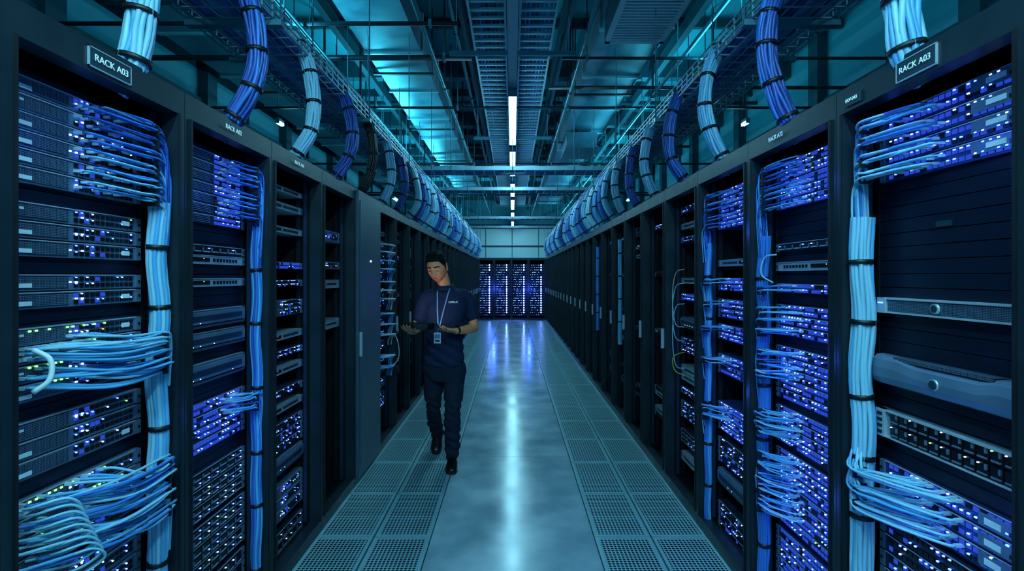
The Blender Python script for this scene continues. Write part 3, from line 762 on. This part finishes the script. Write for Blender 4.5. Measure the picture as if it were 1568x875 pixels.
def headpt(a,b):
    x=math.cos(b)*math.sin(a); y=-math.cos(b)*math.cos(a); z=math.sin(b)
    jaw=1-.26*max(0,-z-.1)**1.2
    xs=math.copysign(abs(x)**.88,x)
    X=.075*xs*jaw; Y=.098*y; Z=.118*z
    if y<0: Y*=.93
    if z<0 and y<0: Y*=1+.10*(-z)
    if z<0 and y>0: Y*=1-.35*(-z)
    g=lambda cx,cz,sx,sz:math.exp(-((X-cx)/sx)**2-((Z-cz)/sz)**2)*(1 if y<0 else 0)
    d=0
    d-=.012*(g(-.031,.003,.018,.012)+g(.031,.003,.018,.012))
    d+=.007*(g(-.030,.002,.013,.007)+g(.030,.002,.013,.007))
    d+=.006*(g(-.027,.024,.022,.007)+g(.027,.024,.022,.007))
    t=min(1,max(0,(.018-Z)/.055))
    if y<0 and Z<.03 and Z>-.055: d+=(.004+.022*t)*math.exp(-(X/(.008+.006*t))**2)*(1 if Z>-.037 else max(0,1-(-.037-Z)/.010))
    d+=.009*(g(-.013,-.033,.007,.007)+g(.013,-.033,.007,.007))
    d+=.006*g(0,-.060,.022,.005)+.007*g(0,-.071,.019,.006)-.004*g(0,-.0655,.022,.0025)
    d+=.010*g(0,-.098,.024,.016)-.003*g(0,-.084,.02,.006)
    d+=.005*(g(-.045,-.02,.018,.018)+g(.045,-.02,.018,.018))
    return Vector((X,Y-d,Z))
verts=[]
for j in range(nv+1):
    b=-math.pi/2+math.pi*j/nv
    for i in range(nu): verts.append(headpt(2*math.pi*i/nu,b))
head.v=[tuple(v) for v in verts]
ms,ml,mh,mst=head.mi('skin'),head.mi('lip'),head.mi('hair'),head.mi('stubble')
for j in range(nv):
    for i in range(nu):
        q=(j*nu+i,j*nu+(i+1)%nu,(j+1)*nu+(i+1)%nu,(j+1)*nu+i); c=sum((verts[k] for k in q),Vector())/4
        mi=ms; ax=abs(c.x)
        if c.y<.02 and (c.z<-.080+.35*max(0,ax-.02) or (-.056<c.z<-.049 and ax<.026)): mi=mst
        if c.y<0 and ax<.024-abs(c.z+.066)*.9 and -.077<c.z<-.057: mi=ml
        if c.y<0 and .011<ax<.052 and abs(c.z-(.027+.10*(ax-.011)*(1 if ax<.036 else 0)+(.0025-.30*(ax-.036) if ax>=.036 else 0)))<.0042: mi=mh
        if c.y<0 and abs(c.z+.004+.15*abs(ax-.031))<.0016 and .018<ax<.044: mi=mh
        head.face(q,mi,True)
for s in (-1,1):
    rings=[]
    for k in range(11):
        t=k/10; z=.024-.060*t; w=.018*math.sin(math.pi*(.14+.78*t))**.6*(1-.25*t)
        rings.append([(s*(.070+.015*(.5+.5*math.cos(q-2.2))),.014+w*math.cos(q)-.005*t,z+.002*math.sin(q)) for q in [2*math.pi*m_/12 for m_ in range(12)]])
    head.loft(rings,'skin')
def hairoff(v,a):
    n=v.normalized(); z=v.z; y=v.y
    ang=abs((a+math.pi)%(2*math.pi)-math.pi)
    if ang<.75: hl=.068-.006*(ang/.75)**2
    elif ang<1.3: hl=.062-(ang-.75)/.55*.052
    elif ang<1.62: hl=.010-.04*max(0,1-abs(ang-1.42)/.14)
    elif ang<1.95: hl=.022
    else: hl=-.035-.02*(ang-1.95)
    t=(z-hl)/.012
    if t<=0: return None
    t=min(1,t); top=min(1,max(0,(z-.035)/.06)); fr=max(0,-y/.09)
    o=.003+.014*top+.012*top*fr+(.006*noise.noise(Vector((v.x*90,v.y*35,v.z*60)))+.005*noise.noise(Vector((v.x*200,v.y*70,v.z*90))))*(.3+top)
    return n*o*t**.5
idx={}
for j in range(nv+1):
    for i in range(nu):
        v=verts[j*nu+i]; o=hairoff(v,2*math.pi*i/nu)
        if o is not None: idx[j*nu+i]=len(head.v); head.v.append(tuple(v+o))
for j in range(nv):
    for i in range(nu):
        q=(j*nu+i,j*nu+(i+1)%nu,(j+1)*nu+(i+1)%nu,(j+1)*nu+i)
        if all(k in idx for k in q): head.face([idx[k] for k in q],mh,True)
ho=head.build('head',man)
ho.location=Vector((-.600,4.03,1.622))-OFF
ho.rotation_euler=(math.radians(22),math.radians(-4),math.radians(-16))
mb=MB(1)
cen=Vector((-.553,4.118,1.470)); rings=[]
for zz,r in ((-.02,.070),(.0,.064),(.016,.057),(.018,.062),(.002,.076),(-.020,.088)):
    rings.append([tuple(cen+Vector((math.cos(q)*r,math.sin(q)*r*.95-.10*zz,zz+.020*math.sin(q)))) for q in [2*math.pi*k/28 for k in range(28)]])
mb.loft(rings,'polo_fabric',True,False); mb.build('collar',man,tuple(-OFF))
mb=MB(1)
for x0,x1 in ((-.605,-.592),(-.505,-.585)):
    pts=[front(x0+(x1-x0)*t,1.450-(1.450-1.13)*t,.006) for t in [i/14 for i in range(15)]]
    mb.tube(pts,[(.0055,.0015)]*15,6,'lanyard',ref=(1,0,0))
b0=front(-.600,1.10,.012); mb.tube([front(-.588,1.13,.006),b0],.003,6,'steel'); mb.build('lanyard',man,tuple(-OFF))
mb=MB(1); c=front(-.600,1.055,.014); mb.box(c.x-.028,c.x+.028,c.y-.003,c.y,c.z-.043,c.z+.043,'label_white'); mb.box(c.x-.022,c.x+.022,c.y-.004,c.y,c.z-.002,c.z+.034,'lanyard'); mb.box(c.x-.018,c.x+.018,c.y-.004,c.y,c.z-.03,c.z-.015,'label_dark')
mb.build('id_badge',man,tuple(-OFF))
c=bpy.data.curves.new('shirt_logo','FONT'); c.body='CIRRUS'; c.size=.022; c.extrude=.0004; c.align_x='CENTER'; c.materials.append(MATS['text_white'])
p=front(-.475,1.335,.006); o=bpy.data.objects.new('shirt_logo',c); scene.collection.objects.link(o); o.parent=man; o.location=p-OFF; o.rotation_euler=(math.pi/2,0,math.radians(8))
mb=MB(1); d=(Vector(LW)-Vector(LE)).normalized(); w0=Vector(LW)-d*.018
mb.tube([w0-d*.011,w0+d*.011],.030,20,'tie_black'); mb.tube([w0+Vector((0,0,.024)),w0+Vector((0,-.004,.036))],.019,16,'tie_black'); mb.build('wristwatch',man,tuple(-OFF))
mb=MB(1)
def rr(w,h,z,r=.012):
    o_=[]
    for cx,cy,a0 in ((w-r,h-r,0),(-w+r,h-r,90),(-w+r,-h+r,180),(w-r,-h+r,270)):
        for k in range(5): q=math.radians(a0+22.5*k); o_.append((cx+r*math.cos(q),cy+r*math.sin(q),z))
    return o_
mb.loft([rr(.136,.098,-.006),rr(.14,.102,-.003),rr(.14,.102,.003),rr(.137,.099,.005)],'tablet_shell',False)
mb.loft([rr(.128,.090,.004),rr(.128,.090,.0056)],'tablet_screen',False)
to=mb.build('tablet_computer',man); to.matrix_local=Matrix.Translation(tc-OFF)@RT

# ------------------------------------------------------------------ world + camera
w=bpy.data.worlds.new('world'); scene.world=w; w.use_nodes=True
w.node_tree.nodes['Background'].inputs[0].default_value=(.01,.05,.07,1); w.node_tree.nodes['Background'].inputs[1].default_value=.5
cd=bpy.data.cameras.new('camera'); cam=bpy.data.objects.new('camera',cd); scene.collection.objects.link(cam)
cam.location=(0,0,1.55); cam.rotation_euler=(math.pi/2,0,0)
cd.sensor_width=36; cd.lens=36*774/1568; cd.shift_y=-14.5/1568; cd.shift_x=-.0006; cd.clip_start=.05
scene.camera=cam
